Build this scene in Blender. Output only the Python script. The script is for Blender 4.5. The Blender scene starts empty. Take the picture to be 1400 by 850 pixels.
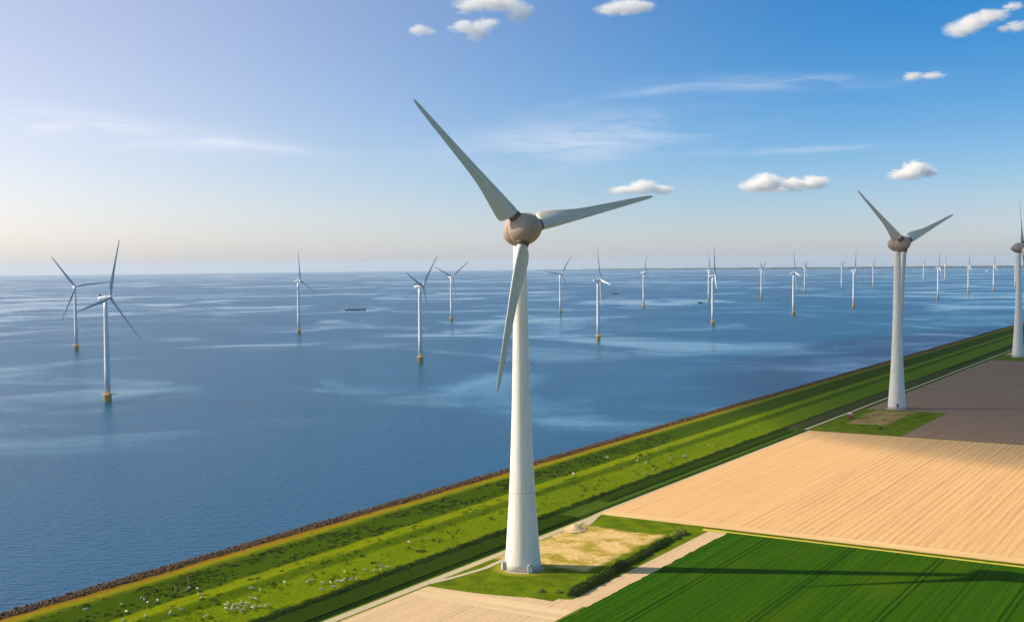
import bpy, bmesh, math, random
from mathutils import Vector, Matrix, noise as mnoise
R = math.radians
sc = bpy.context.scene
col = sc.collection

# ---------------------------------------------------------------- camera
CAM_H = 121.5
pitch, roll = R(2.30), R(0.59)
fw = Vector((0, math.cos(pitch), -math.sin(pitch)))
r0 = Vector((1, 0, 0)); u0 = r0.cross(fw)
rt = r0 * math.cos(roll) - u0 * math.sin(roll)
up = u0 * math.cos(roll) + r0 * math.sin(roll)
cd = bpy.data.cameras.new('camera'); cam = bpy.data.objects.new('camera', cd); col.objects.link(cam)
m = Matrix((rt, up, -fw)).transposed().to_4x4(); m.translation = (0, 0, CAM_H)
cam.matrix_world = m
cd.sensor_width = 36; cd.lens = 1620 / 1400 * 36
cd.clip_start = 1; cd.clip_end = 120000
sc.camera = cam

# ---------------------------------------------------------------- sky, sun, exposure
SUN_EL = R(36.0)
SUN_DIR = Vector((-.9946 * math.cos(SUN_EL), .105 * math.cos(SUN_EL), math.sin(SUN_EL)))
SUN_AZ = math.atan2(SUN_DIR.x, SUN_DIR.y)
SKY_STRENGTH = .11
sl = bpy.data.lights.new('sun', 'SUN'); sun = bpy.data.objects.new('sun', sl); col.objects.link(sun)
sl.energy = 5.0; sl.angle = R(.53); sl.color = (1, .83, .60)
sun.rotation_euler = (-SUN_DIR).to_track_quat('-Z', 'Y').to_euler(); sun.location = (0, 0, 900)
sc.view_settings.view_transform = 'Standard'; sc.view_settings.look = 'None'
sc.view_settings.gamma = 1; sc.view_settings.use_curve_mapping = False
sc.view_settings.exposure = 0.42
sc.cycles.volume_bounces = 10
sc.cycles.max_bounces = 12
sc.cycles.transparent_max_bounces = 16
sc.cycles.volume_step_rate = .6
sc.cycles.use_denoising = True


class NT:
    """tiny helper round a node tree"""
    def __init__(s, tree):
        s.t = tree; s.n = tree.nodes; s.l = tree.links
    def new(s, typ, **kw):
        n = s.n.new(typ)
        for k, v in kw.items(): setattr(n, k, v)
        return n
    def put(s, sock, v):
        if hasattr(v, 'is_output') or isinstance(v, bpy.types.NodeSocket): s.l.new(v, sock)
        else: sock.default_value = v
    def math(s, op, a, b=0.0, c=0.0, clamp=False):
        n = s.new('ShaderNodeMath', operation=op); n.use_clamp = clamp
        s.put(n.inputs[0], a); s.put(n.inputs[1], b); s.put(n.inputs[2], c)
        return n.outputs[0]
    def vmath(s, op, a, b=(0, 0, 0), out=0):
        n = s.new('ShaderNodeVectorMath', operation=op)
        s.put(n.inputs[0], a); s.put(n.inputs[1], b)
        return n.outputs[out]
    def scale(s, v, xyz):
        return s.vmath('MULTIPLY', v, xyz)
    def noise(s, vec, scale, detail=4, rough=.55, dist=0.0):
        n = s.new('ShaderNodeTexNoise'); s.put(n.inputs['Vector'], vec)
        n.inputs['Scale'].default_value = scale; n.inputs['Detail'].default_value = detail
        n.inputs['Roughness'].default_value = rough; n.inputs['Distortion'].default_value = dist
        return n.outputs[0]
    def step(s, v, a, b, lo=0.0, hi=1.0):
        n = s.new('ShaderNodeMapRange', interpolation_type='SMOOTHSTEP')
        s.put(n.inputs[0], v); s.put(n.inputs[1], a); s.put(n.inputs[2], b); s.put(n.inputs[3], lo); s.put(n.inputs[4], hi)
        return n.outputs[0]
    def mix(s, f, a, b):
        n = s.new('ShaderNodeMix', data_type='RGBA')
        s.put(n.inputs[0], f)
        s.put(n.inputs[6], a if not isinstance(a, tuple) else (*a[:3], 1)); s.put(n.inputs[7], b if not isinstance(b, tuple) else (*b[:3], 1))
        return n.outputs[2]
    def sep(s, v):
        n = s.new('ShaderNodeSeparateXYZ'); s.put(n.inputs[0], v); return n.outputs
    def comb(s, x, y, z):
        n = s.new('ShaderNodeCombineXYZ')
        s.put(n.inputs[0], x); s.put(n.inputs[1], y); s.put(n.inputs[2], z); return n.outputs[0]


def material(name, color=(.5, .5, .5), rough=.8, metallic=0.0, spec=.3, build=None):
    mt = bpy.data.materials.new(name); mt.use_nodes = True
    N = NT(mt.node_tree); b = mt.node_tree.nodes['Principled BSDF']
    b.inputs['Base Color'].default_value = (*color, 1); b.inputs['Roughness'].default_value = rough
    b.inputs['Metallic'].default_value = metallic; b.inputs['Specular IOR Level'].default_value = spec
    if build: build(N, b)
    return mt


def objc(N):
    return N.new('ShaderNodeTexCoord').outputs['Object']


def bump(N, b, h, strength=1.0, dist=1.0):
    n = N.new('ShaderNodeBump'); n.inputs['Strength'].default_value = strength; n.inputs['Distance'].default_value = dist
    N.l.new(h, n.inputs['Height']); N.l.new(n.outputs[0], b.inputs['Normal'])


def world():
    w = bpy.data.worlds.new('World'); sc.world = w; w.use_nodes = True
    N = NT(w.node_tree); N.n.clear()
    sky = N.new('ShaderNodeTexSky', sky_type='NISHITA')
    sky.sun_disc = False; sky.sun_elevation = SUN_EL; sky.sun_rotation = SUN_AZ
    sky.altitude = 100; sky.air_density = 1.0; sky.dust_density = 1.0; sky.ozone_density = 3.0
    d = N.new('ShaderNodeTexCoord').outputs['Generated']
    x, y, z = N.sep(d)
    az = N.math('ARCTAN2', x, y); el = N.math('ARCSINE', z)
    # hazy lake air: paler and less yellow low down, clearer blue higher up
    low = N.math('EXPONENT', N.math('MULTIPLY', N.math('ABSOLUTE', el), -11.0))
    away = N.step(N.vmath('DOT_PRODUCT', d, tuple(SUN_DIR), out=1), .58, -.08)     # clearer, deeper blue away from the sun's side
    tint = N.mix(away, (1.36, 1.00, .93), (-.10, .48, .86))
    tint = N.mix(N.step(el, .22, .55), tint, (1.02, 1.16, 1.04))  # dome above the view lifted as added fill for shaded sides
    c = N.vmath('MULTIPLY', sky.outputs[0], N.mix(low, tint, N.mix(away, (1.28, 1.13, 1.22), (1.36, 1.22, 1.32))))
    vlow = N.math('EXPONENT', N.math('MULTIPLY', N.math('ABSOLUTE', el), -26.0))
    c = N.vmath('MULTIPLY', c, N.mix(vlow, (1, 1, 1), (1.00, 1.12, 1.30)))
    p = N.comb(N.math('MULTIPLY', az, 9), N.math('MULTIPLY', el, 60), 0)
    fib = N.noise(p, 1.1, 6, .55, 1.2)
    # thin high cirrus: (azimuth, elevation, half width, half height, slope, amount)
    f = None
    for a0, e0, wa, we, sl_, am in ((.057, .102, .095, .018, .08, .20), (.222, .144, .085, .0055, -.02, .15), (.10, .139, .05, .0035, .10, .12),
                                    (.208, .0895, .085, .0024, .01, .14), (-.33, .110, .11, .012, -.10, .17), (-.22, .099, .06, .0035, -.10, .12)):
        da = N.math('SUBTRACT', az, a0)
        de = N.math('SUBTRACT', N.math('SUBTRACT', el, e0), N.math('MULTIPLY', da, sl_))
        q = N.math('ADD', N.math('POWER', N.math('ABSOLUTE', N.math('DIVIDE', da, wa)), 2.0), N.math('POWER', N.math('ABSOLUTE', N.math('DIVIDE', de, we)), 2.0))
        g = N.math('MULTIPLY', N.math('EXPONENT', N.math('MULTIPLY', q, -1.0)), am)
        f = g if f is None else N.math('ADD', f, g)
    f = N.math('MULTIPLY', f, N.step(fib, .30, .66, .15, 1.5), clamp=True)
    c = N.mix(f, c, (8.6, 8.0, 7.8))
    bg = N.new('ShaderNodeBackground'); N.l.new(c, bg.inputs[0]); bg.inputs[1].default_value = SKY_STRENGTH
    out = N.new('ShaderNodeOutputWorld'); N.l.new(bg.outputs[0], out.inputs[0])
world()

# ---------------------------------------------------------------- frame of the place: u along the dike, v towards the lake
TX, TY = 3.32, 468.23
ANG = R(32.12)
U = Vector((math.sin(ANG), math.cos(ANG), 0)); V = Vector((-math.cos(ANG), math.sin(ANG), 0))
RE = 7.43e6
def W(u, v, z=0.0):
    p = Vector((TX, TY, 0)) + U * u + V * v; return Vector((p.x, p.y, z - (p.x ** 2 + p.y ** 2) / (2 * RE)))
def drop(u, v):
    p = Vector((TX, TY, 0)) + U * u + V * v; return (p.x ** 2 + p.y ** 2) / (2 * RE)
FRAME = Matrix(((U.x, V.x, 0, TX), (U.y, V.y, 0, TY), (0, 0, 1, 0), (0, 0, 0, 1)))
ROTZ = math.atan2(U.y, U.x)
def lerp_tab(tab, x):
    if x <= tab[0][0]: return tab[0][1]
    for (a, fa), (b, fb) in zip(tab, tab[1:]):
        if x <= b: return fa + (fb - fa) * (x - a) / (b - a)
    return tab[-1][1]
PROFILE = [(-9e6, 0), (23.7, 0), (24.5, -.8), (25.5, -.8), (26.5, 0), (38, .3), (40.5, .9), (55, 6), (58.7, 7.1), (66, 7), (94, 5.8), (104, 5), (111, 4.4), (119, 2.9), (150, 1)]
def prof(v): return lerp_tab(PROFILE, v)
WATER_Z = 3.0


# ---------------------------------------------------------------- object helpers
def tag(o, label=None, cat=None, group=None, kind=None):
    if label: o['label'] = label
    if cat: o['category'] = cat
    if group: o['group'] = group
    if kind: o['kind'] = kind
    return o

def link(name, me, mat=None, parent=None, smooth=False):
    if isinstance(me, bmesh.types.BMesh):
        bm = me; me = bpy.data.meshes.new(name); bmesh.ops.recalc_face_normals(bm, faces=bm.faces); bm.to_mesh(me); bm.free()
    if mat and not me.materials: me.materials.append(mat)
    if smooth:
        for p in me.polygons: p.use_smooth = True
    o = bpy.data.objects.new(name, me); col.objects.link(o)
    if parent: o.parent = parent
    return o

def empty(name, loc, rz=0.0):
    o = bpy.data.objects.new(name, None); col.objects.link(o); o.location = loc; o.rotation_euler = (0, 0, rz); o.empty_display_size = 2
    return o

def grid(name, us, vs, zf, mat, dv=0.0, kind='structure'):
    """sheet in the dike frame: zf(u, v) is its height, curved with the earth"""
    verts = [(u, v, zf(u, v) - drop(u, v)) for u in us for v in vs]
    n = len(vs); faces = [(i * n + j, (i + 1) * n + j, (i + 1) * n + j + 1, i * n + j + 1) for i in range(len(us) - 1) for j in range(n - 1)]
    me = bpy.data.meshes.new(name); me.from_pydata(verts, [], faces); me.materials.append(mat)
    for p in me.polygons: p.use_smooth = True
    o = bpy.data.objects.new(name, me); col.objects.link(o); o.matrix_world = FRAME
    if kind: o['kind'] = kind
    return o

def box(bm, c, s, rot=None):
    mt = Matrix.Translation(c) @ (rot.to_4x4() if rot else Matrix.Identity(4)) @ Matrix.Diagonal((s[0], s[1], s[2], 1))
    return bmesh.ops.create_cube(bm, size=1, matrix=mt)['verts']

def rings(bm, rs, seg=32, cap=True, mt=None):
    """loft of circles: rs = [(z, radius)] about local Z"""
    mt = mt or Matrix.Identity(4); loops = []
    for z, r in rs:
        loops.append([bm.verts.new(mt @ Vector((r * math.cos(2 * math.pi * i / seg), r * math.sin(2 * math.pi * i / seg), z))) for i in range(seg)])
    for a, b in zip(loops, loops[1:]):
        for i in range(seg):
            bm.faces.new((a[i], a[(i + 1) % seg], b[(i + 1) % seg], b[i]))
    if cap:
        bm.faces.new(loops[0][::-1]); bm.faces.new(loops[-1])

def rod(bm, a, b, r, seg=8):
    a = Vector(a); b = Vector(b); d = b - a
    mt = Matrix.Translation(a) @ d.to_track_quat('Z', 'Y').to_matrix().to_4x4()
    rings(bm, [(0, r), (d.length, r)], seg, True, mt)

def frange(a, b, s):
    out = []; x = a
    while x < b - 1e-6: out.append(x); x += s
    out.append(b); return out


# ---------------------------------------------------------------- ground materials
def m_grass(N, b):
    p = objc(N); st = N.scale(p, (.25, 1, 1))
    c = N.mix(N.step(N.noise(st, .05, 5), .35, .7), (.09, .135, .003), (.15, .20, .004))
    c = N.mix(N.step(N.noise(p, .9, 6, .7), .5, .75), c, (.035, .07, .006))
    N.l.new(c, b.inputs['Base Color']); bump(N, b, N.noise(p, 1.2, 6, .7), .8, .5)

def m_dike(N, b):
    p = objc(N); u, v, z = N.sep(p)
    st = N.scale(p, (.35, 1, 0))
    wob = N.math('MULTIPLY', N.math('SUBTRACT', N.noise(N.scale(p, (.6, 1, 0)), .22, 5, .65), .5), 5.0)
    vv = N.math('ADD', v, wob)
    ramp = N.new('ShaderNodeValToRGB'); e = ramp.color_ramp.elements
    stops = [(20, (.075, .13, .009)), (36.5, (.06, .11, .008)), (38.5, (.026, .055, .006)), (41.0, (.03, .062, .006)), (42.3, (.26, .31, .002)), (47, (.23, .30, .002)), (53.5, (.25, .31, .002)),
             (55.2, (.11, .165, .002)), (59.5, (.11, .165, .002)), (61.0, (.20, .24, .002)), (66.5, (.19, .23, .002)), (69, (.055, .095, .002)), (91, (.045, .08, .002)), (96, (.10, .13, .004)), (98.5, (.20, .21, .006)), (102.0, (.27, .18, .010)), (105.0, (.22, .12, .012)), (107.0, (.06, .035, .015)), (125, (.03, .025, .02))]  # darker stops on the upper inner slope paint in its shade
    lo, hi = 20.0, 125.0
    while len(e) > 1: e.remove(e[-1])
    e[0].position = 0; e[0].color = (*stops[0][1], 1)
    for s_, c_ in stops[1:]:
        q = e.new((s_ - lo) / (hi - lo)); q.color = (*c_, 1)
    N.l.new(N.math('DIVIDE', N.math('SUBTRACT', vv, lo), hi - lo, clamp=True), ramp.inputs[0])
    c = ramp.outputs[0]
    # cloud shade painted into the farther grass colour; greener in long patches
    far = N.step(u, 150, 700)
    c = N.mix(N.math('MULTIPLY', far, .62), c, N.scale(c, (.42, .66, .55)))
    big = N.step(N.noise(N.scale(p, (.5, 1, 0)), .03, 4), .38, .68, 0, 1)
    c = N.mix(N.math('MULTIPLY', big, .38), c, N.scale(c, (.70, .82, .7)))
    tuft = N.step(N.noise(N.scale(p, (.7, 1, 0)), .30, 5, .7), .56, .66)
    c = N.mix(N.math('MULTIPLY', tuft, .5), c, (.02, .045, .003))
    fine = N.noise(p, 1.6, 5, .75)
    c = N.mix(N.step(fine, .42, .62, 0, .75), c, N.scale(c, (.42, .52, .5)))
    lines = N.noise(N.scale(p, (.02, 1, 0)), 1.1, 3, .6)
    c = N.mix(N.step(lines, .52, .66, 0, .3), c, N.scale(c, (1.35, 1.25, 1.3)))
    N.l.new(c, b.inputs['Base Color']); bump(N, b, N.math('ADD', N.noise(p, .5, 6, .7), N.noise(st, .12, 3)), .9, .55)

def soilrows(light, dark, period, rowamt, streak=.5, fine=.35, patch=None, bumpd=.1, ridge_v=None):
    def f(N, b):
        p = objc(N); u, v, z = N.sep(p)
        wig = N.math('MULTIPLY', N.noise(N.scale(p, (.02, .1, 0)), 1.0, 3), .9)
        ph = N.math('MULTIPLY', N.math('ADD', v, wig), 2 * math.pi / period)
        row = N.math('ADD', N.math('MULTIPLY', N.math('SINE', ph), .5), .5)
        amt = rowamt
        if ridge_v is not None:
            amt = N.step(v, ridge_v + 2, ridge_v - 2, rowamt * .25, rowamt)
        amt = N.math('MULTIPLY', amt, N.step(N.noise(N.scale(p, (.05, 1, 0)), .33, 4, .7), .35, .65, .25, 1.35))
        st = N.noise(N.scale(p, (.012, 1, 0)), .55, 5, .72)
        fn = N.noise(N.scale(p, (.35, 1, 0)), .7, 6, .8)
        bg = N.noise(N.scale(p, (.4, 1, 0)), .018, 4, .6)
        f1 = N.math('MULTIPLY', N.step(st, .35, .68), streak)
        f2 = N.math('MULTIPLY', N.step(fn, .45, .75), fine)
        c = N.mix(f1, light, N_mid(light, dark, .6)); c = N.mix(f2, c, dark)
        c = N.mix(N.math('MULTIPLY', N.math('POWER', row, 3.0), amt), c, dark)
        # sparse wheel tracks
        tr = N.step(N.math('ABSOLUTE', N.math('SUBTRACT', N.math('FRACT', N.math('DIVIDE', N.math('ADD', v, N.math('MULTIPLY', wig, 2)), 23.0)), .5)), .016, .006)
        c = N.mix(N.math('MULTIPLY', tr, .40), c, N_mid(dark, (0, 0, 0), .3))
        if patch: c = N.mix(N.step(bg, .56, .75, 0, .55), c, patch)
        N.l.new(c, b.inputs['Base Color'])
        h = N.math('ADD', N.math('MULTIPLY', row, amt), N.math('MULTIPLY', fn, .8))
        bump(N, b, h, .8, bumpd)
    return f
def N_mid(a, b, t): return tuple(x + (y - x) * t for x, y in zip(a, b))

def m_crop(N, b):
    p = objc(N); u, v, z = N.sep(p)
    wig = N.math('MULTIPLY', N.noise(N.scale(p, (.01, .1, 0)), 1.0, 3), 1.2)
    vv = N.math('ADD', v, wig)
    st = N.noise(N.scale(p, (.006, 1, 0)), .35, 4, .7)
    fn = N.noise(N.scale(p, (.35, 1, 0)), .75, 6, .8)
    c = N.mix(N.step(st, .3, .7), (.014, .062, .0015), (.034, .105, .002))
    c = N.mix(N.step(fn, .45, .70, 0, .7), c, (.008, .038, .002))
    row = N.math('ADD', N.math('MULTIPLY', N.math('SINE', N.math('MULTIPLY', vv, 2 * math.pi / 3.1)), .5), .5)
    c = N.mix(N.math('MULTIPLY', row, .22), c, (.042, .105, .002))
    yel = N.noise(N.scale(p, (.3, 1, 0)), .03, 4, .6)
    c = N.mix(N.step(yel, .48, .75, 0, .6), c, (.060, .10, .002))
    # tramlines: two wheel ruts every so often
    h = N.math('MULTIPLY', fn, .8)
    for per, off, amt in ((36.0, 13.5, .55), (36.0, 31.5, .30), (47.0, 5.0, .22)):
        fr = N.math('MULTIPLY', N.math('SUBTRACT', N.math('FRACT', N.math('DIVIDE', N.math('ADD', vv, off + 360), per)), .5), per)
        rut = N.step(N.math('ABSOLUTE', N.math('SUBTRACT', N.math('ABSOLUTE', fr), 1.1)), .75, .3)
        c = N.mix(N.math('MULTIPLY', rut, amt), c, (.010, .028, .002))
        mid = N.step(N.math('ABSOLUTE', fr), .7, .3)
        c = N.mix(N.math('MULTIPLY', mid, amt * .3), c, (.05, .12, .004))
        h = N.math('SUBTRACT', h, N.math('MULTIPLY', rut, amt))
    N.l.new(c, b.inputs['Base Color']); bump(N, b, h, .8, .35)

def m_pad(box_uv, cu, cv, k=1.0):
    u1, u2, v1, v2 = box_uv
    def f(N, b):
        p = objc(N); u, v, z = N.sep(p)
        nz = N.math('MULTIPLY', N.math('SUBTRACT', N.noise(p, .06, 5, .6), .5), 26.0)
        ins = N.math('MINIMUM', N.math('MINIMUM', N.math('SUBTRACT', u, u1), N.math('SUBTRACT', u2, u)),
                     N.math('MINIMUM', N.math('SUBTRACT', v, v1), N.math('SUBTRACT', v2, v)))
        m_ = N.step(N.math('ADD', ins, N.math('MULTIPLY', nz, .45)), -1.0, 3.5)
        rr = N.vmath('DISTANCE', N.comb(u, v, 0), (cu, cv, 0), out=1)
        ring = N.step(N.math('ADD', rr, N.math('MULTIPLY', nz, .22)), 14.0, 9.0)
        g = N.mix(N.step(N.noise(p, .12, 5), .35, .7), (.075, .12, .003), (.14, .19, .004))
        g = N.mix(N.step(N.noise(p, .8, 6, .7), .5, .72, 0, .8), g, (.025, .055, .006))
        g = N.mix(N.math('MULTIPLY', ring, .8), g, (.30, .26, .03))
        sand = N.mix(N.step(N.noise(p, .07, 6, .65), .44, .62), (.66, .48, .25), (.34, .28, .04))
        sand = N.mix(N.step(N.noise(p, .5, 6, .7), .45, .75, 0, .7), sand, (.17, .15, .03))
        sand = N.mix(N.step(N.noise(N.scale(p, (.3, 1, 1)), .22, 4, .6), .62, .72, 0, .7), sand, (.20, .12, .06))
        sand = N.scale(sand, (k, k * .95, k * .8))
        N.l.new(N.mix(m_, g, sand), b.inputs['Base Color']); bump(N, b, N.noise(p, .9, 6, .7), .8, .5)
    return f

def m_track(N, b):
    p = objc(N); u, v, z = N.sep(p)
    c = N.mix(N.noise(N.scale(p, (.06, 1, 0)), .8, 5, .7), (.36, .31, .21), (.54, .44, .28))
    c = N.mix(N.step(N.noise(p, .8, 5, .7), .5, .75, 0, .6), c, (.16, .16, .07))
    N.l.new(c, b.inputs['Base Color']); bump(N, b, N.noise(p, 1.5, 4), .5, .15)

def m_rows(N, b):
    p = objc(N); u, v, z = N.sep(p)
    row = N.math('ADD', N.math('MULTIPLY', N.math('SINE', N.math('MULTIPLY', v, 2 * math.pi / 1.5)), .5), .5)
    fn = N.noise(N.scale(p, (.3, 1, 0)), 1.1, 5, .75)
    far = N.step(u, 415, 425)
    c = N.mix(row, (.016, .045, .002), (.045, .08, .003))
    cb = N.mix(row, (.070, .075, .022), (.09, .085, .030))
    c = N.mix(far, c, cb)
    c = N.mix(N.step(fn, .45, .75, 0, .6), c, N.scale(c, (.6, .6, .6)))
    N.l.new(c, b.inputs['Base Color']); bump(N, b, N.math('ADD', row, fn), .8, .4)

def m_verge(N, b):
    p = objc(N); u, v, z = N.sep(p)
    uu = N.math('ADD', u, N.math('MULTIPLY', N.math('SUBTRACT', N.noise(p, .15, 4), .5), 1.6))
    c = N.mix(N.step(uu, 100.6, 101.3), (.52, .43, .07), (.16, .17, .006))
    c = N.mix(N.step(uu, 101.9, 102.5), c, (.04, .055, .004))
    c = N.mix(N.step(uu, 103.3, 103.9), c, (.13, .15, .006))
    c = N.mix(N.step(uu, 104.5, 105.0), c, (.50, .38, .14))
    c = N.mix(N.step(N.noise(p, .9, 5, .7), .5, .75, 0, .4), c, (.05, .06, .012))
    N.l.new(c, b.inputs['Base Color']); bump(N, b, N.noise(p, 1.0, 5), .8, .5)

def m_water(N, b):
    p = objc(N); u, v, z = N.sep(p)
    geo = N.new('ShaderNodeNewGeometry').outputs['Position']
    # slicks: calmer water between wind-ruffled patches, drawn out along the lake
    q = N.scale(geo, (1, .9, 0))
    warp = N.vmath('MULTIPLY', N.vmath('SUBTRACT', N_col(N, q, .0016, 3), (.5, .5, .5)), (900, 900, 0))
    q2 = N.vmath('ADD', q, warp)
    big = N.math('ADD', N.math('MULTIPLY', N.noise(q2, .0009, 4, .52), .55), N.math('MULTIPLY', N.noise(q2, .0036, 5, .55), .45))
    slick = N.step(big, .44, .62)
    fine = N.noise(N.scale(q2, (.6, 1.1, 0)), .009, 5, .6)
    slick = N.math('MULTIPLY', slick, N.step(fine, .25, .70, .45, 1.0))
    w1 = N.noise(N.scale(geo, (1, 1.9, 0)), .16, 3, .55, .3)
    w2 = N.noise(N.scale(geo, (1.3, 1, 0)), .55, 4, .6, .2)
    h = N.math('ADD', N.math('MULTIPLY', w1, 2.2), N.math('MULTIPLY', w2, .8))
    n = N.new('ShaderNodeBump'); n.inputs['Distance'].default_value = .55
    N.l.new(h, n.inputs['Height']); N.l.new(N.math('SUBTRACT', 1.0, N.math('MULTIPLY', slick, .80)), n.inputs['Strength'])
    N.l.new(n.outputs[0], b.inputs['Normal'])
    silt_sheen = N.noise(N.vmath('ADD', q2, (3100, 700, 0)), .0030, 5, .6)
    N.l.new(N.mix(N.step(N.math('ADD', N.math('MULTIPLY', silt_sheen, .6), N.math('MULTIPLY', slick, .4)), .34, .66), (.0005, .067, .160), (.010, .142, .280)), b.inputs['Base Color'])  # silty patches, plus the slicks' sky sheen painted into the base colour
    N.l.new(N.step(slick, 0, 1, .30, .10), b.inputs['Roughness'])
    b.inputs['IOR'].default_value = 1.333; b.inputs['Specular IOR Level'].default_value = .29
def N_col(N, vec, scale, detail):
    n = N.new('ShaderNodeTexNoise'); N.put(n.inputs['Vector'], vec); n.inputs['Scale'].default_value = scale; n.inputs['Detail'].default_value = detail
    return n.outputs['Color']

M_GRASS = material('grass_mat', rough=1, spec=.0, build=m_grass)
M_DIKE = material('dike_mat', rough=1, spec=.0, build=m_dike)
TAN, TAN_D = (.69, .43, .20), (.44, .25, .11)
M_STUB = material('stubble_mat', rough=.95, spec=.05, build=soilrows(TAN, TAN_D, 3.7, .62, .7, .5, (.58, .35, .13), .12, -46))
M_STUB2 = material('pale_soil_mat', rough=.95, spec=.05, build=soilrows((.60, .43, .255), (.36, .25, .14), 2.4, .3, .6, .35, (.40, .33, .17), .12))
M_BROWN = material('brown_soil_mat', rough=.95, spec=.05, build=soilrows((.30, .19, .125), (.17, .108, .072), 3.0, .4, .6, .5, (.34, .23, .16), .15))
M_CROP = material('crop_mat', rough=1, spec=.0, build=m_crop)
M_TRACK = material('track_mat', rough=.9, spec=.1, build=m_track)
M_ROWS = material('row_crop_mat', rough=1, spec=.0, build=m_rows)
M_VERGE = material('verge_mat', rough=1, spec=.0, build=m_verge)
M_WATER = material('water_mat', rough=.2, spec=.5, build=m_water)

# ---------------------------------------------------------------- ground, dike, water
def steps_far(a, b, near, far_a, far_b, grow=1.25):
    xs = frange(a, b, near); s = near; x = b
    while x < far_b: s *= grow; x += s; xs.append(min(x, far_b))
    s = near; x = a; pre = []
    while x > far_a: s *= grow; x -= s; pre.append(max(x, far_a))
    return pre[::-1] + xs

def nz(u, v, s): return mnoise.noise(Vector((u * s, v * s, 3.7)))
US = steps_far(-300, 2000, 20, -3000, 42500)
VS_LAND = [-9000, -7000, -5000, -3500, -2500, -1700, -1200, -900, -700, -560, -450, -360, -290, -235, -190, -160, -130, -105, -80, -60, -45, -30, -20, -10, 0, 10, 18, 23.2]
grid('ground', US, VS_LAND, lambda u, v: 0.0, M_GRASS)
UD = steps_far(-260, 700, 3, -3000, 42500, 1.12)
VD = [23.2, 23.7, 24.1, 24.5, 25, 25.5, 26, 26.5] + frange(28, 38, 1.5) + frange(38.8, 70, 1.1) + frange(72, 106, 1.8) + frange(107.5, 119, 2) + [124, 135, 150]
def dike_z(u, v):
    z = prof(v)
    if v > 27:
        k = min(1, (v - 27) / 12)
        z += k * (.25 * nz(u, v, .06) + .16 * nz(u, v, .23) + .10 * nz(u, v, .6))
    return z
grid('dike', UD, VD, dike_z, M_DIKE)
UW = steps_far(-400, 2400, 80, -43000, 43000, 1.16)
VW = [x for x in steps_far(114, 2400, 80, 114, 43000, 1.16)]
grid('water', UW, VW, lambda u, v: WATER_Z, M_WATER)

def field(name, u1, u2, v1, v2, z, mat, su=50, sv=40, jit=0.0):
    return grid(name, frange(u1, u2, su), frange(v1, v2, sv), lambda u, v: z, mat)
F0 = field('stubble_field', -1200, -34, -46, 17.5, .02, M_STUB2)
F1 = field('stubble_field', -34, 97, -49, -33.5, .02, M_STUB2)
F2 = field('stubble_field', 105.2, 428, -900, 23.2, .03, M_STUB)
def headland(N, b, ca=(.74, .50, .25), cb=(.50, .32, .15)):
    p = objc(N)
    st = N.noise(N.scale(p, (1, .014, 0)), .8, 5, .72); fn = N.noise(N.scale(p, (1, .35, 0)), 1.0, 5, .75)
    c = N.mix(N.step(st, .38, .66, 0, .8), ca, cb); c = N.mix(N.step(fn, .45, .75, 0, .4), c, N_mid(cb, (0, 0, 0), .15))
    N.l.new(c, b.inputs['Base Color']); bump(N, b, fn, .7, .1)
M_HEAD = material('headland_mat', rough=1, spec=0, build=lambda N, b: headland(N, b))
M_HEAD2 = material('pale_headland_mat', rough=1, spec=0, build=lambda N, b: headland(N, b, (.66, .49, .30), (.45, .32, .18)))
field('stubble_field', 105.2, 113.5, -900, 22.9, .045, M_HEAD)
field('stubble_field', -53, -40.5, -45.5, 17.4, .035, M_HEAD2)
F3 = field('ploughed_field', 430.5, 748, -900, 21.5, .03, M_BROWN)
F4 = field('ploughed_field', 750.5, 1102, -900, 21.5, .03, M_BROWN)
F5 = field('stubble_field', 1200, 1700, -900, 21.0, .03, M_STUB2)
# standing green crop: a low slab of plants with its own edge
bm = bmesh.new()
cu = [-1200] + frange(-200, 97.4, 2.0); vmin = -900
def edge_v(u): return -47.8 + .6 * nz(u, 1, .15) + .5 * nz(u, 9, .5)
top = []; low = []
for u in cu:
    e = edge_v(u); top.append([bm.verts.new((u, vv, .38 - drop(u, vv))) for vv in (e, -70, -110, -170, -260, -420, vmin)]); low.append(bm.verts.new((u, e + .15, .02 - drop(u, e))))
for i in range(len(cu) - 1):
    for j in range(6): bm.faces.new((top[i][j], top[i][j + 1], top[i + 1][j + 1], top[i + 1][j]))
    bm.faces.new((low[i], top[i][0], top[i + 1][0], low[i + 1]))
endl = [bm.verts.new((97.5, t.co.y, .02 - drop(97.4, t.co.y))) for t in top[-1]]
for j in range(6): bm.faces.new((top[-1][j], top[-1][j + 1], endl[j + 1], endl[j]))
o = link('crop_field', bm, M_CROP); o.matrix_world = FRAME; o['kind'] = 'structure'
field('field_verge', 97.6, 105.15, -900, -33, .015, M_VERGE)

M_PAD1 = material('pad_mat', rough=1, spec=.0, build=m_pad((7, 81, -25.5, 19.5), 0, 0))
M_PAD2 = material('pad_mat_far', rough=1, spec=.0, build=m_pad((478, 566, -19, 13), 582, 0, .55))  # same pad with its sand darkened, cloud shade put into the colour
def pad(name, u1, u2, v1, v2, mat, z=.045):
    def zf(u, v):
        return z + .12 * max(0, nz(u, v, .08)) * (1 if u1 < u < u2 and v1 < v < v2 else 0)
    return grid(name, frange(u1, u2, 2.5), frange(v1, v2, 2.5), zf, mat)
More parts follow.
